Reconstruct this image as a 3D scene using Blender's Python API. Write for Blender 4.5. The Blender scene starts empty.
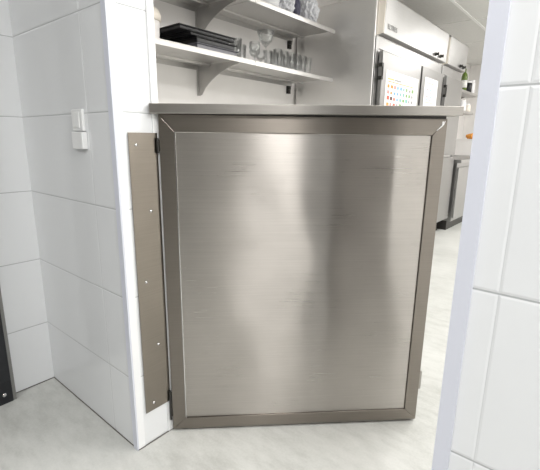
import bpy, bmesh, math, random
from mathutils import Vector, Matrix
random.seed(7)
sc = bpy.context.scene
COL = sc.collection
PI = math.pi

# ------------------------------------------------------------------ camera
F, PITCH, ROLL, YAW = 404.34, 0.23136, 0.01268, -0.69314
CX, CY, CZ = 1.1609, -0.6628, 1.1081
fw = Vector((math.sin(YAW)*math.cos(PITCH), math.cos(YAW)*math.cos(PITCH), -math.sin(PITCH)))
rt = Vector((math.cos(YAW), -math.sin(YAW), 0)); up = rt.cross(fw)
r2 = rt*math.cos(ROLL)+up*math.sin(ROLL); u2 = -rt*math.sin(ROLL)+up*math.cos(ROLL)
cd = bpy.data.cameras.new('camera'); cam = bpy.data.objects.new('camera', cd); COL.objects.link(cam)
cd.sensor_fit = 'HORIZONTAL'; cd.sensor_width = 36; cd.lens = 36*F/540; cd.clip_start = 0.02
cam.matrix_world = Matrix(((r2.x, u2.x, -fw.x, CX), (r2.y, u2.y, -fw.y, CY), (r2.z, u2.z, -fw.z, CZ), (0, 0, 0, 1)))
sc.camera = cam

# ------------------------------------------------------------------ light and exposure
sc.view_settings.view_transform = 'Standard'; sc.view_settings.look = 'None'
sc.view_settings.gamma = 1; sc.view_settings.use_curve_mapping = False
sc.view_settings.exposure = 0.18
w = bpy.data.worlds.new('world'); sc.world = w; w.use_nodes = True
w.node_tree.nodes['Background'].inputs[0].default_value = (0.9, 0.95, 1, 1)
w.node_tree.nodes['Background'].inputs[1].default_value = 0.3

def area(name, loc, sx, sy, power, col=(1, 1, 1), rot=(0, 0, 0)):
    l = bpy.data.lights.new(name, 'AREA'); l.shape = 'RECTANGLE'; l.size = sx; l.size_y = sy
    l.energy = power; l.color = col
    o = bpy.data.objects.new(name, l); COL.objects.link(o); o.location = loc; o.rotation_euler = rot
    return o
H = 2.5                     # ceiling height
COOL = (1.0, 0.99, 0.975); NEUT = (1, 0.985, 0.96)
KIT = [(0.9, 1.3), (0.9, 3.7), (0.9, 6.1), (2.3, 1.3), (2.3, 3.7), (2.3, 6.1)]
HALL = [(0.15, -2.1, 0.56, 0.56, 23), (1.9, -0.73, 0.20, 0.9, 44)]  # invented lamps, unseen; the narrow one makes the bright streak on the gate
for i, (x, y) in enumerate(KIT): area('kitchen_light', (x, y, H-0.035), 0.56, 1.16, 30, NEUT)
for (x, y, a, b, pw) in HALL: area('added_hall_light', (x, y, H-0.035), a, b, pw, COOL)

# ------------------------------------------------------------------ helpers
def tag(o, label=None, cat=None, group=None, kind=None):
    if label: o['label'] = label
    if cat: o['category'] = cat
    if group: o['group'] = group
    if kind: o['kind'] = kind
    return o
def empty(name, loc=(0, 0, 0), rz=0.0):
    o = bpy.data.objects.new(name, None); COL.objects.link(o)
    o.location = loc; o.rotation_euler = (0, 0, rz); o.empty_display_size = 0.05
    return o
def obj(name, bm, mats, parent=None, smooth=False, bevel=0.0, seg=2, loc=None, rot=None):
    bmesh.ops.recalc_face_normals(bm, faces=bm.faces[:])
    me = bpy.data.meshes.new(name); bm.to_mesh(me); bm.free()
    for m in (mats if isinstance(mats, (list, tuple)) else [mats]): me.materials.append(m)
    if smooth:
        for p in me.polygons: p.use_smooth = True
    o = bpy.data.objects.new(name, me); COL.objects.link(o)
    if parent: o.parent = parent
    if loc: o.location = loc
    if rot: o.rotation_euler = rot
    if bevel:
        b = o.modifiers.new('bevel', 'BEVEL'); b.width = bevel; b.segments = seg; b.limit_method = 'ANGLE'; b.angle_limit = 0.7
    return o
def bx(bm, x0, x1, y0, y1, z0, z1, mi=0):
    v = [bm.verts.new((x, y, z)) for x in (x0, x1) for y in (y0, y1) for z in (z0, z1)]
    fs = []
    for f in ((0, 1, 3, 2), (4, 6, 7, 5), (0, 4, 5, 1), (2, 3, 7, 6), (0, 2, 6, 4), (1, 5, 7, 3)):
        fc = bm.faces.new([v[i] for i in f]); fc.material_index = mi; fs.append(fc)
    return v
def box(*a):
    bm = bmesh.new(); bx(bm, *a); return bm
def prism(bm, pts, axis, a, b, mi=0):
    """pts: 2D outline, extruded along axis 'x','y' or 'z' from a to b"""
    def m(p, t):
        return {'x': (t, p[0], p[1]), 'y': (p[0], t, p[1]), 'z': (p[0], p[1], t)}[axis]
    A = [bm.verts.new(m(p, a)) for p in pts]; B = [bm.verts.new(m(p, b)) for p in pts]
    n = len(pts)
    fs = [bm.faces.new(A), bm.faces.new(B[::-1])] + [bm.faces.new((A[i], B[i], B[(i+1) % n], A[(i+1) % n])) for i in range(n)]
    for f in fs: f.material_index = mi
def lathe(bm, prof, cx=0, cy=0, n=24, mi=0, z=0, axis='z'):
    rings = []
    for r, h in prof:
        if r < 1e-6:
            P = [(0, 0, h)]
        else:
            P = [(r*math.cos(2*PI*k/n), r*math.sin(2*PI*k/n), h) for k in range(n)]
        if axis == 'x': P = [(c, a, b) for a, b, c in P]
        if axis == 'y': P = [(b, c, a) for a, b, c in P]
        rings.append([bm.verts.new((p[0]+cx, p[1]+cy, p[2]+z)) for p in P])
    for a, b in zip(rings, rings[1:]):
        if len(a) == 1 and len(b) == 1: continue
        for k in range(n):
            j = (k+1) % n
            if len(a) == 1: f = bm.faces.new((a[0], b[k], b[j]))
            elif len(b) == 1: f = bm.faces.new((a[k], b[0], a[j]))
            else: f = bm.faces.new((a[k], b[k], b[j], a[j]))
            f.material_index = mi
def copy_tree(o, parent=None):
    c = o.copy(); COL.objects.link(c)
    if parent: c.parent = parent
    for ch in list(o.children): copy_tree(ch, c)
    return c

# ------------------------------------------------------------------ materials
class N:
    def __init__(s, name):
        s.m = bpy.data.materials.new(name); s.m.use_nodes = True; s.t = s.m.node_tree
        s.b = s.t.nodes['Principled BSDF']
    def n(s, typ, **kw):
        nd = s.t.nodes.new(typ)
        for k, v in kw.items():
            if isinstance(k, str) and hasattr(nd, k): setattr(nd, k, v)
        return nd
    def l(s, a, b): s.t.links.new(a, b)
    def math(s, op, a, b=None, c=None):
        nd = s.n('ShaderNodeMath', operation=op)
        for i, v in enumerate((a, b, c)):
            if v is None: continue
            if isinstance(v, (int, float)): nd.inputs[i].default_value = v
            else: s.l(v, nd.inputs[i])
        return nd.outputs[0]
    def noise(s, scale, detail=3, vec=None, stretch=None, rough=0.5):
        nz = s.n('ShaderNodeTexNoise'); nz.inputs['Scale'].default_value = scale
        nz.inputs['Detail'].default_value = detail; nz.inputs['Roughness'].default_value = rough
        if vec is None:
            tc = s.n('ShaderNodeTexCoord'); vec = tc.outputs['Object']
        if stretch:
            mp = s.n('ShaderNodeMapping'); mp.inputs['Scale'].default_value = stretch; s.l(vec, mp.inputs[0]); vec = mp.outputs[0]
        s.l(vec, nz.inputs['Vector']); return nz.outputs['Fac']
    def ramp(s, fac, stops):
        r = s.n('ShaderNodeValToRGB'); e = r.color_ramp.elements
        while len(e) < len(stops): e.new(0.5)
        for el, (p, c) in zip(e, stops): el.position = p; el.color = (*c, 1)
        s.l(fac, r.inputs[0]); return r.outputs[0]
    def bump(s, h, strength=0.2, dist=0.01):
        b = s.n('ShaderNodeBump'); b.inputs['Strength'].default_value = strength; b.inputs['Distance'].default_value = dist
        s.l(h, b.inputs['Height']); s.l(b.outputs[0], s.b.inputs['Normal'])
def mat(name, col, rough=0.5, metal=0.0, noise=0.0, nscale=30, bump=0.0, trans=0, ior=1.45, emit=0, spec=None):
    k = N(name); b = k.b
    b.inputs['Base Color'].default_value = (*col, 1); b.inputs['Roughness'].default_value = rough; b.inputs['Metallic'].default_value = metal
    b.inputs['IOR'].default_value = ior
    if trans: b.inputs['Transmission Weight'].default_value = trans
    if spec is not None: b.inputs['Specular IOR Level'].default_value = spec
    if emit:
        b.inputs['Emission Color'].default_value = (*col, 1); b.inputs['Emission Strength'].default_value = emit
    f = k.noise(nscale, 3)
    if noise:
        k.l(k.ramp(f, [(0.3, tuple(c*(1-noise) for c in col)), (0.7, tuple(min(1, c*(1+noise)) for c in col))]), b.inputs['Base Color'])
    if bump: k.bump(f, bump, 0.002)
    return k.m
def tile_mat(name, col, axis, z0, T, x0, W, rough=0.12):
    """glazed wall tiles: thin recessed joints on a world-aligned grid"""
    k = N(name); g = k.n('ShaderNodeNewGeometry'); s = k.n('ShaderNodeSeparateXYZ'); k.l(g.outputs['Position'], s.inputs[0])
    def dist(v, o, P):
        a = k.math('SUBTRACT', v, o); a = k.math('DIVIDE', a, P); a = k.math('ADD', a, 0.5); a = k.math('FRACT', a)
        a = k.math('SUBTRACT', a, 0.5); a = k.math('ABSOLUTE', a); return k.math('MULTIPLY', a, P)
    dz = dist(s.outputs['Z'], z0, T); dx = dist(s.outputs[axis], x0, W)
    dx2 = k.math('ADD', dx, 0.0013)
    d = k.math('MINIMUM', dz, dx2)
    mr = k.n('ShaderNodeMapRange'); mr.interpolation_type = 'SMOOTHSTEP'
    mr.inputs['From Min'].default_value = 0.0006; mr.inputs['From Max'].default_value = 0.0022
    k.l(d, mr.inputs['Value'])
    r = k.ramp(mr.outputs[0], [(0.0, (0.42, 0.43, 0.44)), (1.0, col)]); k.l(r, k.b.inputs['Base Color'])
    rr = k.n('ShaderNodeMapRange'); rr.inputs['To Min'].default_value = 0.6; rr.inputs['To Max'].default_value = rough
    k.l(mr.outputs[0], rr.inputs['Value']); k.l(rr.outputs[0], k.b.inputs['Roughness'])
    mb = k.n('ShaderNodeMapRange'); mb.interpolation_type = 'SMOOTHSTEP'
    mb.inputs['From Min'].default_value = 0.0006; mb.inputs['From Max'].default_value = 0.006; k.l(d, mb.inputs['Value'])
    nz = k.noise(2.2, 1, vec=g.outputs['Position'])
    h = k.math('ADD', mb.outputs[0], k.math('MULTIPLY', nz, 3.0))
    k.bump(h, 0.5, 0.0016)
    return k.m
def steel(name, col, rough=0.34, aniso=0.85, rot=0.25, streak='h', var=0.10, metal=1.0, uv=True):
    """brushed stainless steel; UV tangent along the brushing"""
    k = N(name); b = k.b
    b.inputs['Metallic'].default_value = metal
    b.inputs['Anisotropic'].default_value = aniso; b.inputs['Anisotropic Rotation'].default_value = rot
    if uv:
        t = k.n('ShaderNodeTangent'); t.direction_type = 'UV_MAP'; t.uv_map = 'brush'; k.l(t.outputs[0], b.inputs['Tangent'])
        uvn = k.n('ShaderNodeUVMap'); uvn.uv_map = 'brush'; v = uvn.outputs[0]
    else:
        v = k.n('ShaderNodeTexCoord').outputs['Object']
    fine = k.noise(1.0, 4, vec=v, stretch=(3, 220, 1) if streak == 'h' else (220, 3, 220), rough=0.7)
    blot = k.noise(5.0, 4, vec=v, stretch=(1, 1.3, 1))
    a = k.math('ADD', k.math('MULTIPLY', fine, 0.6), k.math('MULTIPLY', blot, 0.4))
    lo = tuple(c*(1-var) for c in col); hi = tuple(min(1, c*(1+var)) for c in col)
    k.l(k.ramp(a, [(0.3, lo), (0.7, hi)]), b.inputs['Base Color'])
    mr = k.n('ShaderNodeMapRange'); mr.inputs['From Min'].default_value = 0.3; mr.inputs['From Max'].default_value = 0.7
    mr.inputs['To Min'].default_value = rough*0.85; mr.inputs['To Max'].default_value = rough*1.15
    k.l(a, mr.inputs['Value']); k.l(mr.outputs[0], b.inputs['Roughness'])
    k.bump(fine, 0.08, 0.0004)
    return k.m
def brush_uv(o, ax='auto'):
    """uv 'brush': u runs horizontally along each face, v upward"""
    me = o.data; uv = me.uv_layers.new(name='brush')
    for p in me.polygons:
        n = p.normal
        for li in p.loop_indices:
            c = me.vertices[me.loops[li].vertex_index].co
            if abs(n.z) > 0.7: q = (c.x, c.y)
            elif abs(n.y) >= abs(n.x): q = (c.x, c.z)
            else: q = (c.y, c.z)
            uv.data[li].uv = q
    return o

M = {}
TILE = (0.80, 0.815, 0.83)
M['tile_x'] = tile_mat('white_tile', TILE, 'X', 0.2849, 0.30, -0.165, 0.6)
M['tile_xr'] = tile_mat('white_tile_right', TILE, 'X', 0.2849, 0.30, 1.06, 0.6)
M['tile_y'] = tile_mat('white_tile_side', TILE, 'Y', 0.2849, 0.30, -0.55, 0.6)
M['trim'] = mat('lilac_grey_trim', (0.68, 0.70, 0.78), 0.35)
M['trim_white'] = mat('white_trim', (0.88, 0.89, 0.90), 0.3)
M['wall'] = mat('kitchen_wall', (0.86, 0.84, 0.82), 0.45, noise=0.02, nscale=6)
M['reflected_dark'] = mat('reflected_dark_grey', (0.10, 0.095, 0.09), 0.5, noise=0.05, nscale=8)  # made-up dark tone for unseen surfaces that the gate mirrors
M['ceiling'] = mat('ceiling_panel', (0.74, 0.735, 0.71), 0.6, noise=0.03, nscale=40)
M['ceiling_bar'] = mat('ceiling_bar_white', (0.9, 0.9, 0.88), 0.4)
M['gate'] = steel('brushed_steel_gate', (0.52, 0.49, 0.46), 0.30, 1.0)
M['gate_frame'] = steel('brushed_steel_frame', (0.27, 0.243, 0.215), 0.34, 0.9)  # same steel as the sheet; its darker reflection is put into the base colour
M['cap'] = steel('brushed_steel_cap', (0.42, 0.40, 0.375), 0.34, 0.6)
M['plate'] = steel('brushed_steel_plate', (0.27, 0.243, 0.21), 0.34, 0.6)
M['steel'] = steel('kitchen_steel', (0.46, 0.455, 0.45), 0.32, 0.6)
M['door_steel'] = steel('door_steel', (0.36, 0.355, 0.35), 0.32, 0.6)
M['steel_light'] = steel('kitchen_steel_light', (0.50, 0.495, 0.49), 0.34, 0.5)
M['steel_side'] = steel('fridge_side_steel', (0.82, 0.81, 0.80), 0.42, 0.6, var=0.025)
M['shelf'] = steel('shelf_steel', (0.56, 0.55, 0.535), 0.34, 0.4, var=0.04)
M['chrome'] = mat('chrome', (0.7, 0.7, 0.7), 0.18, 1.0)
M['dark_metal'] = mat('dark_metal', (0.06, 0.058, 0.055), 0.4, 0.8)
M['black'] = mat('black_plastic', (0.012, 0.012, 0.014), 0.3)
M['black_frame'] = mat('black_painted_metal', (0.016, 0.017, 0.02), 0.35, noise=0.2, nscale=20)
M['black_glass'] = mat('dark_door_glass', (0.01, 0.011, 0.013), 0.08)
M['rubber'] = mat('grey_rubber', (0.22, 0.22, 0.21), 0.6)
M['white_plastic'] = mat('white_plastic', (0.86, 0.87, 0.87), 0.3)
M['cream'] = mat('cream_plastic', (0.80, 0.74, 0.66), 0.45)
M['paper'] = mat('white_paper', (0.90, 0.89, 0.87), 0.6)
def thin_glass():
    k = N('clear_glass'); k.t.nodes.remove(k.b)
    lw = k.n('ShaderNodeLayerWeight'); lw.inputs['Blend'].default_value = 0.35
    tr = k.n('ShaderNodeBsdfTransparent'); tr.inputs[0].default_value = (0.985, 0.99, 0.99, 1)
    gl = k.n('ShaderNodeBsdfGlossy'); gl.inputs['Roughness'].default_value = 0.22; gl.inputs[0].default_value = (1, 1, 1, 1)
    mx = k.n('ShaderNodeMixShader'); f = k.math('ADD', k.math('MULTIPLY', lw.outputs['Fresnel'], 0.6), 0.03)
    k.l(f, mx.inputs[0]); k.l(tr.outputs[0], mx.inputs[1]); k.l(gl.outputs[0], mx.inputs[2])
    k.l(mx.outputs[0], k.t.nodes['Material Output'].inputs[0]); return k.m
M['glass'] = thin_glass()
M['china'] = mat('white_china', (0.86, 0.86, 0.87), 0.2)
M['board'] = mat('white_board', (0.88, 0.86, 0.84), 0.5)
M['orange'] = mat('orange_cloth', (0.85, 0.38, 0.08), 0.7, noise=0.2, nscale=60)
M['green_glass'] = mat('green_bottle_glass', (0.16, 0.24, 0.05), 0.12, trans=0.25)

def floor_mat():
    k = N('grey_floor'); g = k.n('ShaderNodeNewGeometry'); v = g.outputs['Position']
    n1 = k.noise(1.6, 5, vec=v, rough=0.6); n2 = k.noise(9, 5, vec=v, stretch=(1, 2.5, 1), rough=0.65); n3 = k.noise(120, 2, vec=v)
    a = k.math('ADD', k.math('MULTIPLY', n1, 0.5), k.math('ADD', k.math('MULTIPLY', n2, 0.38), k.math('MULTIPLY', n3, 0.12)))
    c = k.ramp(a, [(0.34, (0.42, 0.425, 0.40)), (0.5, (0.56, 0.565, 0.54)), (0.66, (0.66, 0.66, 0.635))])
    k.l(c, k.b.inputs['Base Color'])
    mr = k.n('ShaderNodeMapRange'); mr.inputs['From Min'].default_value = 0.35; mr.inputs['From Max'].default_value = 0.65
    mr.inputs['To Min'].default_value = 0.28; mr.inputs['To Max'].default_value = 0.5
    k.l(n2, mr.inputs['Value']); k.l(mr.outputs[0], k.b.inputs['Roughness']); k.bump(n3, 0.1, 0.001)
    return k.m
M['floor'] = floor_mat()

# ------------------------------------------------------------------ setting
LX, RX, WT = -0.709, 0.997, 0.155         # left wall, right jamb, wall thickness
KX = -1.15                                # kitchen shelf wall
BY, XR = -3.6, 3.2                        # hall back, right end
FY = 7.9
def S(name, bm, m, **kw): return tag(obj(name, bm, m, **kw), kind='structure')
bm = bmesh.new(); bx(bm, -1.3, XR+0.1, BY-0.1, FY+0.1, -0.08, 0.0); S('floor', bm, M['floor'])
bm = bmesh.new(); bx(bm, -1.3, XR+0.1, BY-0.1, FY+0.1, H, H+0.08); S('ceiling', bm, M['ceiling'])
# tiled partition the gate hangs in: left pier, right pier, head over the opening
bm = bmesh.new(); bx(bm, KX-0.1, -0.003, 0.003, WT, 0, H); S('wall_front', bm, M['tile_x'])
bm = bmesh.new(); bx(bm, RX+0.003, XR, 0.003, WT, 0, H); S('wall_right', bm, M['tile_xr'])
bm = bmesh.new(); bx(bm, -0.003, RX+0.003, 0.003, WT, 2.1, H); S('wall_over_opening', bm, M['tile_x'])
bm = bmesh.new(); bx(bm, LX-0.1, LX, BY, 0.003, 0, H); S('wall_left', bm, M['tile_y'])
bm = bmesh.new(); bx(bm, LX-0.1, XR, BY-0.1, BY, 0, H); S('wall_hall_back', bm, M['reflected_dark'])  # unseen wall, made dark to darken the gate's reflection
bm = bmesh.new(); bx(bm, XR, XR+0.1, BY, FY, 0, H); S('wall_hall_side', bm, M['wall'])
bm = bmesh.new(); bx(bm, KX-0.1, KX, WT, FY, 0, H); S('wall_kitchen', bm, M['wall'])
bm = bmesh.new(); bx(bm, KX-0.1, XR+0.1, FY, FY+0.1, 0, H); S('wall_kitchen_back', bm, M['wall'])
# dirty joint where the tiles meet the floor
M['joint'] = mat('dark_floor_joint', (0.13, 0.12, 0.11), 0.8)
S('baseboard_front', box(LX, 0.0, 0.0008, 0.004, 0, 0.0035), M['joint'])
S('baseboard_left', box(LX-0.001, LX+0.0022, -0.17, 0.001, 0, 0.0035), M['joint'])
S('baseboard_reveal', box(-0.001, 0.0022, 0.004, WT, 0, 0.003), M['joint'])
# unseen dark door added behind the right pier for the gate to reflect
d2 = tag(empty('added_dark_door', (RX+0.04, WT+0.012, 0)), kind='structure')
obj('door_leaf', box(0.0, 0.70, 0.0, 0.04, 0.01, 2.05), M['reflected_dark'], d2, bevel=0.003)
bm = bmesh.new(); lathe(bm, [(0, 0), (0.009, 0), (0.009, 0.12), (0, 0.12)], 0.64, 0.065, 12, z=1.0); bx(bm, 0.635, 0.645, 0.04, 0.062, 1.0, 1.01); bx(bm, 0.635, 0.645, 0.04, 0.062, 1.11, 1.12)
obj('door_pull', bm, M['chrome'], d2)
# corner trims: lilac-grey leg on the hall face, white leg on the reveal
def corner(name, x, s):
    bm = bmesh.new(); t = 0.026
    prism(bm, [(x, -0.002), (x-s*t, -0.002), (x-s*t, 0.004), (x, 0.004)], 'z', 0, 2.1)
    prism(bm, [(x, 0.004), (x, 0.030), (x-s*0.003, 0.030), (x-s*0.003, 0.004)], 'z', 0, 2.1, 1)
    return S(name, bm, [M['trim'], M['trim_white']])
corner('trim_1', 0.0, 1); corner('trim_2', RX, -1)
bm = bmesh.new(); bx(bm, -0.003, 0.002, WT-0.022, WT+0.002, 0, 2.1); S('trim_3', bm, M['trim_white'])
# ceiling grid
k = 4
for x in (-0.335, 0.265, 0.865, 1.465, 2.065, 2.665):
    S('trim_%d' % k, box(x-0.014, x+0.014, WT, FY, H-0.008, H+0.001), M['ceiling_bar']); k += 1
for y in (1.2, 2.4, 3.6, 4.8, 6.0, 7.2):
    S('trim_%d' % k, box(KX, XR, y-0.006, y+0.006, H-0.0045, H+0.001), M['ceiling_bar']); k += 1
# ceiling fixtures (the light itself is set at the top)
for i, (x, y) in enumerate(KIT):
    t = tag(empty('ceiling_light', (x, y, H)), 'long white ceiling light panel of the kitchen, %s one of the %s row' % (('nearest', 'middle', 'farthest')[i % 3], ('left', 'right')[i//3]), 'light', 'kitchen ceiling lights')
    bm = bmesh.new()
    for a in ((-0.3, -0.28, -0.6, 0.6), (0.28, 0.3, -0.6, 0.6), (-0.28, 0.28, -0.6, -0.58), (-0.28, 0.28, 0.58, 0.6)): bx(bm, a[0], a[1], a[2], a[3], -0.04, 0)
    obj('frame', bm, M['ceiling_bar'], t)
for i, (x, y, *_) in enumerate(HALL):
    t = tag(empty('ceiling_light', (x, y, H)), 'added square white ceiling light in the unseen hall, %s' % ('near the black framed door', 'close to the doorway', 'farthest from the doorway')[i], 'light', 'added hall ceiling lights')
    bm = bmesh.new()
    for a in ((-0.3, -0.28, -0.3, 0.3), (0.28, 0.3, -0.3, 0.3), (-0.28, 0.28, -0.3, -0.28), (-0.28, 0.28, 0.28, 0.3)): bx(bm, a[0], a[1], a[2], a[3], -0.04, 0)
    obj('frame', bm, M['ceiling_bar'], t)

# black framed door at the far left, set on the left wall
d = tag(empty('door_1', (LX, -0.172, 0)), kind='structure')
bm = bmesh.new()
bx(bm, 0.0, 0.045, -0.012, 0.0, 0.0, 1.9); 
obj('door_frame', bm, M['rubber'], d)
bm = bmesh.new(); bx(bm, 0.0, 0.05, -0.90, -0.013, 0.0, 0.10); bx(bm, 0.0, 0.05, -0.90, -0.013, 1.8, 1.9)
bx(bm, 0.0, 0.05, -0.085, -0.013, 0.10, 1.8); bx(bm, 0.0, 0.05, -0.90, -0.83, 0.10, 1.8)
obj('door_leaf', bm, M['black_frame'], d, bevel=0.002)
obj('door_glass', box(0.015, 0.03, -0.83, -0.085, 0.10, 1.8), M['black_glass'], d)
bm = bmesh.new(); lathe(bm, [(0.009, 0.05), (0.009, 0.054), (0.006, 0.058), (0, 0.059)], 0.0, -0.045, 12, z=0.045, axis='x')
obj('door_bolt', bm, M['chrome'], d, smooth=True)

# ------------------------------------------------------------------ the gate
GX, GY, GA, GW = 0.0142, 0.1457, 0.7728, 0.969
GATE = empty('kitchen_gate', (GX, GY, 0), GA)
tag(GATE, 'waist-high brushed stainless steel swing gate standing half open in the white doorway', 'gate')
Z0, Z1, B = 0.010, 1.184, 0.049
bm = bmesh.new()
def stile(pts): prism(bm, pts, 'y', 0.0, 0.040)
stile([(0, Z0), (B, Z0+B-0.002), (B, Z1-B-0.006), (0, Z1)])
stile([(GW, Z0), (GW, Z1), (GW-B, Z1-B-0.006), (GW-B, Z0+B-0.002)])
stile([(0, Z1), (B, Z1-B-0.006), (GW-B, Z1-B-0.006), (GW, Z1)])
stile([(0, Z0), (GW, Z0), (GW-B, Z0+B-0.002), (B, Z0+B-0.002)])
brush_uv(obj('gate_frame', bm, M['gate_frame'], GATE, bevel=0.0015))
# centre sheet, very slightly buckled as thin sheet is
bm = bmesh.new(); nx, nz = 60, 72
xa, xb, za, zb = B+0.0008, GW-B-0.0008, Z0+B-0.001, Z1-B-0.007
grid = []
for j in range(nz+1):
    row = []
    for i in range(nx+1):
        u, v = i/nx, j/nz
        x = xa+(xb-xa)*u; z = za+(zb-za)*v
        e = math.sin(PI*u)**0.6*math.sin(PI*v)**0.6 if 0 < u < 1 and 0 < v < 1 else 0
        y = 0.0060 + e*(0.0019*math.sin(2.6*PI*v+0.4)*math.cos(2.6*PI*u-0.2)+0.0022*math.sin(1.5*PI*v+1.0+2.0*u)*math.sin(4.3*PI*u)+0.0007*math.sin(5.1*PI*v+3*u)*math.sin(7*PI*u+1))
        y -= 0.0070*(max(0, min(1, (u-0.30)/0.56))**2)*(min(1, (1-u)/0.14))*max(0, min(1, (v-0.50)/0.42))*min(1, (1-v)*16)
        
        row.append(bm.verts.new((x, y, z)))
    grid.append(row)
for j in range(nz):
    for i in range(nx): bm.faces.new((grid[j][i], grid[j][i+1], grid[j+1][i+1], grid[j+1][i]))
back = box(xa, xb, 0.026, 0.034, za, zb)
tmp = bpy.data.meshes.new('t'); back.to_mesh(tmp); back.free(); bm.from_mesh(tmp); bpy.data.meshes.remove(tmp)
SHEET = obj('gate_panel', bm, M['gate'], GATE, smooth=True); brush_uv(SHEET)
# bright turned edge on the left of the sheet
bm = bmesh.new(); bx(bm, xa-0.0005, xa+0.0022, 0.0005, 0.010, za, zb); obj('edge_bead', bm, M['chrome'], GATE)
# cap
bm = bmesh.new(); prism(bm, [(-0.024, 1.1845), (1.010, 1.194), (1.010, 1.225), (-0.024, 1.2155)], 'y', -0.022, 0.072)
brush_uv(obj('cap_rail', bm, M['cap'], GATE, bevel=0.002))
bm = bmesh.new(); prism(bm, [(0.004, Z1-0.002), (GW-0.004, Z1-0.002), (GW-0.004, 1.1935), (0.004, 1.1848)], 'y', 0.004, 0.036)
obj('cap_support', bm, M['dark_metal'], GATE)
for z, hh in ((1.085, 0.024), (0.115, 0.062)):
    bm = bmesh.new(); bx(bm, -0.008, -0.0005, 0.002, 0.020, z-hh*0.8, z+hh*0.8)
    lathe(bm, [(0, -hh), (0.0045, -hh), (0.0045, hh), (0, hh)], -0.006, 0.001, 12, z=z)
    obj('hinge', bm, M['dark_metal'], GATE)
bm = bmesh.new(); bx(bm, GW, GW+0.009, 0.004, 0.030, 0.145, 0.222); lathe(bm, [(0, 0.15), (0.004, 0.15), (0.004, 0.215), (0, 0.215)], GW+0.009, 0.012, 10)
brush_uv(obj('catch', bm, M['cap'], GATE))
# bent fold at the right end under the cap, its highlight put in as chrome
bm = bmesh.new(); rnd = random.Random(3); pts = [(0.952, 1.178), (0.963, 1.177), (0.960, 1.166), (0.951, 1.156), (0.940, 1.147), (0.933, 1.144), (0.938, 1.152), (0.947, 1.164)]
c0 = bm.verts.new((0.951, -0.0015, 1.164)); vs = [bm.verts.new((x, 0.0003, z)) for x, z in pts]
for i in range(8): bm.faces.new((c0, vs[i], vs[(i+1) % 8]))
obj('dented_fold', bm, M['chrome'], GATE, smooth=True)

# pivot plate on the reveal
P = tag(empty('wall_plate', (0.0, 0.041, 0.132)), 'tall narrow stainless steel strip riveted to the white doorway reveal beside the gate', 'metal plate')
brush_uv(obj('plate', box(0.0005, 0.003, 0.0, 0.106, 0.0, 0.993), M['plate'], P, bevel=0.0006))
for (y, z) in ((0.067, 1.087), (0.108, 0.871), (0.074, 0.629), (0.108, 0.384), (0.075, 0.161)):
    bm = bmesh.new(); lathe(bm, [(0.0058, 0.0), (0.005, 0.0020), (0.0022, 0.0034), (0, 0.0038)], 0.003, y-0.041, 14, z=z-0.132, axis='x')
    obj('rivet', bm, M['chrome'], P, smooth=True)

# light switch on the left pier: tall upper plate with rocker, smaller box below
SWT = tag(empty('light_switch', (-0.2195, 0, 1.0)), 'small white two-part light switch on the tiled pier left of the gate', 'light switch')
obj('switch_plate', box(-0.037, 0.036, -0.008, 0.003, 0.128, 0.198), M['white_plastic'], SWT, bevel=0.003)
bm = bmesh.new(); prism(bm, [(-0.0085, 0.138), (-0.0115, 0.142), (-0.009, 0.188), (-0.0075, 0.190), (-0.007, 0.138)], 'x', -0.020, 0.018)
obj('rocker', bm, M['white_plastic'], SWT, bevel=0.001)
obj('socket_cover', box(-0.034, 0.040, -0.015, 0.003, 0.070, 0.126), M['white_plastic'], SWT, bevel=0.003)

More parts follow.
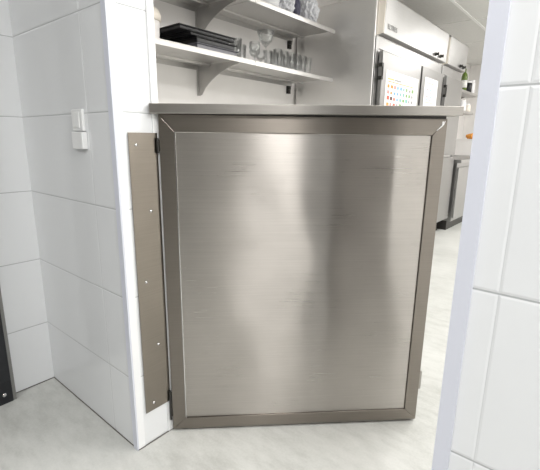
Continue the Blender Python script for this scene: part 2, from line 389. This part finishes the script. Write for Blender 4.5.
# ------------------------------------------------------------------ refrigerators (fronts face +x)
FXX, FB = -0.385, -1.125
def fridge(y0, y1, doors, label, badge, knobs):
    t = tag(empty('refrigerator', (0, y0, 0)), label, 'refrigerator', 'upright steel refrigerators')
    W = y1-y0
    bm = bmesh.new(); bx(bm, FB, FXX, 0, W, 0.14, 2.185)
    o = brush_uv(obj('body', bm, M['steel_side'], t, bevel=0.006, seg=3))
    for fx in (FB+0.08, FXX-0.08):
        for fy in (0.08, W-0.08):
            bm = bmesh.new(); lathe(bm, [(0, 0), (0.03, 0), (0.03, 0.02), (0.018, 0.03), (0.018, 0.15), (0, 0.15)], fx, fy, 12)
            obj('foot', bm, M['dark_metal'], t)
    # front surround
    bm = bmesh.new()
    bx(bm, FXX, FXX+0.012, 0.006, 0.055, 0.15, 1.895); bx(bm, FXX, FXX+0.012, W-0.03, W-0.004, 0.15, 1.895)
    bx(bm, FXX, FXX+0.012, 0.055, W-0.03, 1.81, 1.895)
    DM = M['door_steel']
    for (a, b) in doors[:-1]: bx(bm, FXX, FXX+0.012, b-y0+0.003, b-y0+0.02, 0.15, 1.81)
    brush_uv(obj('front_frame', bm, M['steel'], t, bevel=0.002))
    for di, (a, b) in enumerate(doors):
        for (z0, z1) in ((0.17, 0.93), (0.96, 1.795)):
            bm = bmesh.new(); bx(bm, FXX+0.014, FXX+0.052, a-y0, b-y0, z0, z1)
            dd = brush_uv(obj('door', bm, DM, t, bevel=0.005, seg=3))
            zc = 1.64 if z1 > 1 else 0.80
            gb = bmesh.new(); bx(gb, FXX+0.010, FXX+0.014, a-y0+0.006, b-y0-0.006, z0+0.006, z1-0.006); obj('gasket', gb, M['rubber'], dd)
            if di: continue
            hb = bmesh.new(); ya = a-y0-0.010
            bx(hb, FXX+0.03, FXX+0.060, ya-0.012, ya+0.012, zc-0.062, zc-0.035); bx(hb, FXX+0.03, FXX+0.060, ya-0.012, ya+0.012, zc+0.035, zc+0.062)
            lathe(hb, [(0, -0.06), (0.006, -0.06), (0.006, 0.06), (0, 0.06)], FXX+0.056, ya+0.008, 12, z=zc)
            obj('hinge', hb, M['dark_metal'], dd)
    # compressor cover with its name badge and knobs
    bm = bmesh.new(); prism(bm, [(FXX, 1.905), (FXX+0.050, 1.912), (FXX+0.058, 2.18), (FXX+0.045, 2.195), (FXX, 2.195)], 'y', 0.045, W-0.004)
    c = brush_uv(obj('top_cover', bm, M['steel_light'], t, bevel=0.003))
    bm = bmesh.new(); prism(bm, [(FXX, 1.908), (FXX+0.047, 1.916), (FXX+0.055, 2.17), (FXX, 2.17)], 'y', 0.036, 0.044)
    obj('cover_end', bm, M['cream'], c)
    if badge:
        cu = bpy.data.curves.new('badge', 'FONT'); cu.body = badge; cu.size = 0.052; cu.extrude = 0.0006; cu.space_character = 1.1
        to = bpy.data.objects.new('badge_text', cu)
        me = bpy.data.meshes.new_from_object(to); bpy.data.objects.remove(to); me.materials.append(M['rubber'])
        b = bpy.data.objects.new('badge', me); COL.objects.link(b); b.parent = c
        b.rotation_euler = (PI/2, 0, PI/2); b.location = (FXX+0.0545, 0.10, 1.955)
    for ky, kz in knobs:
        kb = bmesh.new(); lathe(kb, [(0.017, 0), (0.017, 0.008), (0.012, 0.012), (0.012, 0.028), (0, 0.029)], FXX+0.050, ky-y0, 16, z=kz, axis='x')
        bx(kb, FXX+0.078, FXX+0.084, ky-y0-0.003, ky-y0+0.003, kz-0.014, kz+0.014)
        obj('knob', kb, M['dark_metal'], c)
    return t
FR = fridge(2.425, 3.975, [(2.485, 3.30), (3.345, 3.925)], 'wide two-column stainless refrigerator with a printed chart on its door', 'ELTRES', ((3.64, 1.945), (3.78, 1.945)))
FR2 = fridge(4.0, 4.70, [(4.06, 4.65)], 'narrow stainless refrigerator beyond the wide one, no paper on it', None, ((4.46, 1.945), (4.58, 1.945)))
# printed chart and notice taped to the doors
PX = FXX+0.0525
def sheet(name, y0, y1, z0, z1, label, cat):
    t = tag(empty(name, (PX, y0, z0)), label, cat)
    obj('paper', box(0, 0.0012, 0, y1-y0, 0, z1-z0), M['paper'], t)
    return t
INK = {}
for nm, c in dict(orange=(0.70, 0.28, 0.06), red=(0.55, 0.12, 0.08), pink=(0.65, 0.28, 0.26), blue=(0.18, 0.38, 0.58), teal=(0.20, 0.45, 0.42), green=(0.20, 0.36, 0.14), grey=(0.30, 0.30, 0.30), yellow=(0.75, 0.50, 0.20), dark=(0.10, 0.04, 0.04)).items():
    INK[nm] = mat('ink_'+nm, c, 0.6)
ch = sheet('wall_chart', 2.56, 3.25, 1.31, 1.665, 'white chart with rows of small coloured squares taped to the refrigerator door', 'poster')
names = list(INK); bm = bmesh.new(); random.seed(11)
bx(bm, 0.0012, 0.0017, 0.03, 0.60, 0.268, 0.274, names.index('orange'))
for (a, b, n) in ((0.03, 0.16, 'yellow'), (0.17, 0.3, 'grey')): bx(bm, 0.0012, 0.0016, a, b, 0.285, 0.297, names.index(n))
rows = [['orange', 'orange', 'pink', 'blue', 'blue', 'teal', 'green', 'grey', 'green'], ['pink', 'orange', 'blue', 'blue', 'teal', 'teal', 'green', 'green', 'grey'],
        ['red', 'dark', 'red', 'blue', 'teal', 'green', 'teal', 'grey', 'grey'], ['orange', 'pink', 'red', 'grey', 'green', 'teal', 'green', 'orange', 'grey'], ['dark', 'red', 'pink', 'yellow', 'green', 'grey', 'teal', 'red', 'grey']]
for r, row in enumerate(rows):
    for q, nme in enumerate(row):
        y = 0.035+q*0.064; z = 0.222-r*0.046
        bx(bm, 0.0012, 0.0016, y, y+random.uniform(0.032, 0.048), z, z+random.uniform(0.020, 0.030), names.index(nme))
        bx(bm, 0.0012, 0.0015, y, y+0.045, z-0.010, z-0.006, names.index('grey'))
obj('print', bm, [INK[n] for n in names], ch)
nt = sheet('notice', 3.42, 3.78, 1.28, 1.71, 'smaller white notice with a green-edged table on the second door', 'notice')
bm = bmesh.new()
g = names.index('green'); gy = names.index('grey')
for a in ((0.04, 0.046, 0.20, 0.385), (0.235, 0.241, 0.20, 0.385), (0.04, 0.241, 0.379, 0.385), (0.04, 0.241, 0.20, 0.206), (0.135, 0.139, 0.20, 0.385)): bx(bm, 0.0012, 0.0016, *a, g)
for r in range(5):
    for q in range(2): bx(bm, 0.0012, 0.0016, 0.06+q*0.095, 0.11+q*0.095, 0.222+r*0.032, 0.232+r*0.032, gy if (r+q) % 2 else names.index('teal'))
obj('print', bm, [INK[n] for n in names], nt)

# ------------------------------------------------------------------ wall shelves
SF, SB = -0.72, KX
def shelf(y0, y1, z, label, brackets, group):
    t = tag(empty('wall_shelf', (SB, y0, z)), label, 'shelf', group)
    D = SF-SB; L = y1-y0
    bm = bmesh.new()
    bx(bm, 0.001, D, 0, L, -0.006, 0)                       # sheet
    bx(bm, D-0.004, D, 0, L, -0.030, -0.006)                # front lip
    bx(bm, 0.001, 0.004, 0, L, -0.036, -0.006)
    bx(bm, 0.10, 0.13, 0.0, L, -0.02, -0.006)               # stiffener
    brush_uv(obj('shelf_board', bm, M['shelf'], t, bevel=0.0012))
    for by in brackets:
        b = by-y0
        if by > 2:      # plain upright with a small knob at the far end
            bm = bmesh.new(); bx(bm, 0.0015, 0.022, b-0.018, b+0.018, -0.10, -0.036); lathe(bm, [(0, -0.014), (0.014, -0.014), (0.014, 0.014), (0, 0.014)], 0.03, b-0.01, 12, z=-0.055)
            obj('bracket', bm, M['dark_metal'], t); continue
        pts = [(0.003, -0.008), (D-0.03, -0.008), (D-0.035, -0.030)]
        for i in range(1, 9):
            a = i/9; pts.append((0.05+(D-0.09)*(1-a)**1.0*math.cos(a*0.9), -0.03-0.15*(a**1.6)))
        pts += [(0.035, -0.20), (0.003, -0.205)]
        bm = bmesh.new(); prism(bm, pts, 'y', b-0.0015, b+0.0015)
        bx(bm, 0.0015, 0.005, b-0.016, b+0.016, -0.205, -0.008)
        brush_uv(obj('bracket', bm, M['shelf'], t))
    return t
ZL, ZU = 1.607, 1.975
shelf(0.30, 1.43, ZL, 'lower steel wall shelf, left length carrying the black trays', (1.315,), 'steel wall shelves')
shelf(1.432, 2.392, ZL, 'lower steel wall shelf, right length carrying the drinking glasses', (2.335,), 'steel wall shelves')
shelf(0.30, 1.43, ZU, 'upper steel wall shelf, left length above the black trays', (1.315,), 'steel wall shelves')
shelf(1.432, 2.392, ZU, 'upper steel wall shelf, right length carrying plates and bags', (2.335,), 'steel wall shelves')

def tray_mesh(lx, ly, h, th, flange):
    bm = bmesh.new()
    bx(bm, 0, lx, 0, ly, 0, th)
    for a in ((0, th, 0, ly), (lx-th, lx, 0, ly), (th, lx-th, 0, th), (th, lx-th, ly-th, ly)): bx(bm, a[0], a[1], a[2], a[3], th, h)
    for a in ((-flange, 0, -flange, ly+flange), (lx, lx+flange, -flange, ly+flange), (0, lx, -flange, 0), (0, lx, ly, ly+flange)): bx(bm, a[0], a[1], a[2], a[3], h-th, h)
    return bm
GREYT = mat('grey_tray_plastic', (0.16, 0.16, 0.18), 0.25)
def tray(x0, y0, z, lx, ly, h, m, label, rz=0.0):
    o = obj('serving_tray', tray_mesh(lx, ly, h, 0.004, 0.012), m, bevel=0.0015, loc=(x0, y0, z), rot=(0, 0, rz))
    return tag(o, label, 'tray', 'trays stacked on the lower shelf')
tray(-1.07, 0.98, ZL+0.001, 0.31, 0.32, 0.034, GREYT, 'shallow grey tray at the very bottom of the black tray stack')
tray(-1.065, 0.975, ZL+0.036, 0.31, 0.30, 0.030, M['black'], 'black tray lying directly on the grey bottom tray')
tray(-1.06, 0.92, ZL+0.067, 0.31, 0.30, 0.018, M['black'], 'thin black tray in the middle of the stack, under the widest one', 0.02)
tray(-1.075, 0.855, ZL+0.086, 0.32, 0.42, 0.022, M['black'], 'wide black tray lying on top of the tray stack', 0.0)

# white tub at the left end
t = tag(empty('tub', (-0.90, 0.745, ZL)), 'round cream tub with a rolled rim, partly hidden by the doorway edge', 'tub')
bm = bmesh.new(); lathe(bm, [(0, 0.0005), (0.060, 0.0005), (0.064, 0.004), (0.070, 0.125), (0.067, 0.125), (0.060, 0.006), (0, 0.005)], n=32)
obj('bowl', bm, M['board'], t, smooth=True)
bm = bmesh.new(); lathe(bm, [(0.0705, 0.118), (0.078, 0.122), (0.079, 0.150), (0.066, 0.178), (0.04, 0.196), (0, 0.20)], n=32)
obj('lid', bm, M['cream'], t, smooth=True)

# glasses
def glass(kind):
    bm = bmesh.new()
    if kind == 'coupe':
        pr = [(0, 0), (0.036, 0.001), (0.036, 0.003), (0.008, 0.007), (0.004, 0.02), (0.0045, 0.085), (0.02, 0.098), (0.036, 0.112), (0.052, 0.158), (0.0505, 0.158), (0.034, 0.114), (0.018, 0.102), (0, 0.098)]
    elif kind == 'goblet':
        pr = [(0, 0), (0.031, 0.001), (0.031, 0.003), (0.007, 0.006), (0.004, 0.015), (0.0045, 0.055), (0.024, 0.07), (0.036, 0.092), (0.033, 0.128), (0.0315, 0.128), (0.0345, 0.092), (0.022, 0.073), (0, 0.064)]
    elif kind == 'tumbler':
        pr = [(0, 0), (0.025, 0), (0.027, 0.002), (0.033, 0.098), (0.0315, 0.098), (0.0255, 0.012), (0, 0.010)]
    else:
        pr = [(0, 0), (0.026, 0), (0.028, 0.002), (0.036, 0.128), (0.0345, 0.128), (0.0265, 0.012), (0, 0.010)]
    q, w = {'coupe': (1.17, 1.42), 'goblet': (1.05, 1.0), 'tumbler': (0.95, 1.22), 'highball': (1.0, 1.12)}[kind]
    lathe(bm, [(r*q, h*w+0.0005) for r, h in pr], n=24)
    return bm
PROT = {}
def put(kind, name, x, y, label, group):
    if kind not in PROT:
        o = obj(name, glass(kind), M['glass'], smooth=True); PROT[kind] = o
    else:
        o = PROT[kind].copy(); COL.objects.link(o)
    o.location = (x, y, ZL); tag(o, label, 'glass', group)
put('coupe', 'cocktail_glass', -0.80, 1.625, 'tall wide-bowled stemmed cocktail glass rising above the other glasses', 'glasses on the lower shelf')
for x, y, q in ((-0.86, 1.40, 'closest to the trays'), (-0.93, 1.46, 'in the middle of the three'), (-0.97, 1.56, 'farthest from the trays')):
    put('highball', 'highball_glass', x, y, 'plain tall straight drinking glass right of the black trays, '+q, 'tall glasses beside the trays')
for x, y, q in ((-0.78, 1.49, 'at the shelf edge left of it'), (-0.88, 1.60, 'just behind it'), (-0.92, 1.71, 'behind it and to the right')):
    put('goblet', 'wine_goblet', x, y, 'short-stemmed rounded goblet near the tall cocktail glass, '+q, 'goblets around the cocktail glass')
gy = 1.705
for i in range(6):
    for j in range(2):
        put('tumbler', 'tumbler', -0.775-0.085*j, gy+0.02+0.075*i, 'small clear tumbler %s, in the %s row at the shelf end' % (('nearest the trays', 'second from trays', 'third from trays', 'third from refrigerator', 'second from refrigerator', 'nearest the refrigerator')[i], ('front', 'back')[j]), 'tumblers at the shelf end')

# plates and bags on the upper shelf
random.seed(4)
for i in range(9):
    if i == 0:
        bm = bmesh.new(); lathe(bm, [(0, 0), (0.045, 0), (0.05, 0.002), (0.085, 0.016), (0.0855, 0.018), (0.05, 0.0055), (0, 0.005)], n=40)
        pl = obj('plate', bm, M['china'], smooth=True)
    else:
        pl = PROT['plate'].copy(); COL.objects.link(pl)
    PROT['plate'] = pl; pl.location = (-0.825+random.uniform(-.002, .002), 1.665+random.uniform(-.002, .002), ZU+0.0005+0.0125*i)
    tag(pl, 'white plate in the stack on the upper shelf, %s' % ('lowest of all', 'second from the bottom', 'third from the bottom', 'fourth from the bottom', 'in the middle of the stack', 'fourth from the top', 'third from the top', 'second from the top', 'topmost')[i], 'plate', 'plates stacked on the upper shelf')
FILM = mat('crumpled_clear_film', (0.85, 0.86, 0.90), 0.15, trans=0.35, ior=1.2, bump=0.0)
NAVY = mat('navy_plastic', (0.06, 0.06, 0.10), 0.4)
def crumple(name, loc, sx, sy, sz, m, label, cat, seed, amp=0.35):
    rnd = random.Random(seed); bm = bmesh.new()
    bmesh.ops.create_icosphere(bm, subdivisions=4, radius=1)
    ks = [(Vector((rnd.gauss(0, 1), rnd.gauss(0, 1), rnd.gauss(0, 1))).normalized(), rnd.uniform(5, 14), rnd.uniform(0, 6)) for _ in range(16)]
    for v in bm.verts:
        n = v.co.normalized(); s = sum(abs(math.sin(n.dot(d)*f+p)) for d, f, p in ks)/16
        r = 1+amp*(s-0.6)*2.2
        v.co = Vector((n.x*sx*r, n.y*sy*r, max(-sz*0.93, n.z*sz*r)+sz*0.93))
    o = obj(name, bm, m, loc=loc)
    return tag(o, label, cat)
crumple('plastic_bag', (-0.83, 1.85, ZU+0.001), 0.08, 0.07, 0.085, FILM, 'crumpled clear plastic bag just right of the plate stack', 'bag', 1, 0.5)
crumple('dark_pouch', (-0.86, 2.01, ZU+0.001), 0.06, 0.04, 0.10, NAVY, 'dark navy pouch standing between the two clear bags', 'pouch', 2, 0.15)
crumple('plastic_bag', (-0.82, 2.15, ZU+0.001), 0.075, 0.065, 0.10, FILM, 'crumpled clear plastic bag at the right end of the upper shelf', 'bag', 5, 0.6)

# ------------------------------------------------------------------ beyond the refrigerators
B0, B1, BF = 4.72, FY-0.01, -0.28
t = tag(empty('work_counter', (0, B0, 0)), 'long stainless steel counter with cupboard doors beyond the refrigerators', 'counter')
L = B1-B0
brush_uv(obj('worktop', box(KX+0.001, BF+0.015, 0, L, 0.855, 0.895), M['steel_light'], t, bevel=0.004))
brush_uv(obj('carcass', box(KX+0.001, BF-0.03, 0, L, 0.12, 0.855), M['steel'], t))
brush_uv(obj('splash_back', box(KX+0.001, KX+0.02, 0, L, 0.895, 1.0), M['steel_light'], t))
n = 5
for i in range(n):
    y0 = 0.02+i*(L-0.02)/n; y1 = y0+(L-0.02)/n-0.02
    dd = brush_uv(obj('door', box(BF-0.029, BF-0.008, y0, y1, 0.16, 0.80), M['steel'], t, bevel=0.003))
    obj('door_pull', box(BF-0.008, BF+0.004, y1-0.06, y1-0.045, 0.20, 0.76), M['dark_metal'], dd)
obj('plinth', box(KX+0.05, BF-0.08, 0, L, 0.0, 0.12), M['dark_metal'], t)

t = tag(empty('storage_box', (-0.66, 6.45, 0.896)), 'white lidded box standing on the far counter', 'box')
obj('box_body', box(-0.26, 0.10, 0.0, 0.42, 0, 0.245), M['board'], t, bevel=0.01, seg=3)
obj('lid', box(-0.268, 0.108, -0.008, 0.428, 0.245, 0.262), M['board'], t, bevel=0.006)
crumple('cloth', (-0.63, 6.56, 1.159), 0.10, 0.09, 0.045, M['orange'], 'crumpled orange cloth lying on the white box', 'cloth', 9, 0.35)
for z, y1, lab in ((1.83, 6.55, 'upper steel shelf on the wall above the far counter, holding a green bottle'), (1.555, 6.35, 'lower steel shelf on the wall above the far counter, below the bottle shelf')):
    t = tag(empty('counter_shelf', (SB, 4.75, z)), lab, 'shelf', 'shelves above the far counter')
    bm = bmesh.new(); bx(bm, 0.001, 0.54, 0, y1-4.75, -0.035, 0)
    brush_uv(obj('shelf_board', bm, M['shelf'], t, bevel=0.002))
    for q in (0.3, y1-4.75-0.2):
        bm = bmesh.new(); prism(bm, [(0.003, -0.036), (0.4, -0.036), (0.04, -0.2), (0.003, -0.2)], 'y', q, q+0.004)
        brush_uv(obj('bracket', bm, M['shelf'], t))
t = tag(empty('bottle', (-0.68, 5.93, 1.831)), 'green glass bottle on the shelf above the far counter', 'bottle')
bm = bmesh.new(); lathe(bm, [(0, 0), (0.038, 0), (0.042, 0.006), (0.042, 0.20), (0.034, 0.235), (0.016, 0.26), (0.014, 0.31), (0, 0.312)], n=24)
obj('bottle_body', bm, M['green_glass'], t, smooth=True)
bm = bmesh.new(); lathe(bm, [(0.0425, 0.05), (0.0430, 0.05), (0.0430, 0.15), (0.0425, 0.15)], n=24); obj('bottle_label', bm, M['paper'], t, smooth=True)
for (x, y, z, r, h, m, lab) in ((-0.67, 6.14, 1.831, 0.05, 0.16, 'black', 'small black jar with a white lid right of the green bottle'), (-0.68, 6.36, 1.831, 0.045, 0.20, 'china', 'white jar at the far end of the bottle shelf'),
                                (-0.68, 5.95, 1.556, 0.06, 0.15, 'china', 'white jar on the lower far shelf, nearer the refrigerator'), (-0.68, 6.2, 1.556, 0.06, 0.12, 'cream', 'cream jar on the lower far shelf, farther from the refrigerator')):
    t = tag(empty('jar', (x, y, z)), lab, 'jar')
    bm = bmesh.new(); lathe(bm, [(0, 0), (r*0.92, 0), (r, 0.005), (r, h*0.8), (r*0.8, h*0.86), (0, h*0.86)], n=20); obj('jar_body', bm, M[m], t, smooth=True)
    bm = bmesh.new(); lathe(bm, [(0, h*0.86), (r*0.85, h*0.86), (r*0.85, h), (0, h)], n=20); obj('lid', bm, M['china'], t)
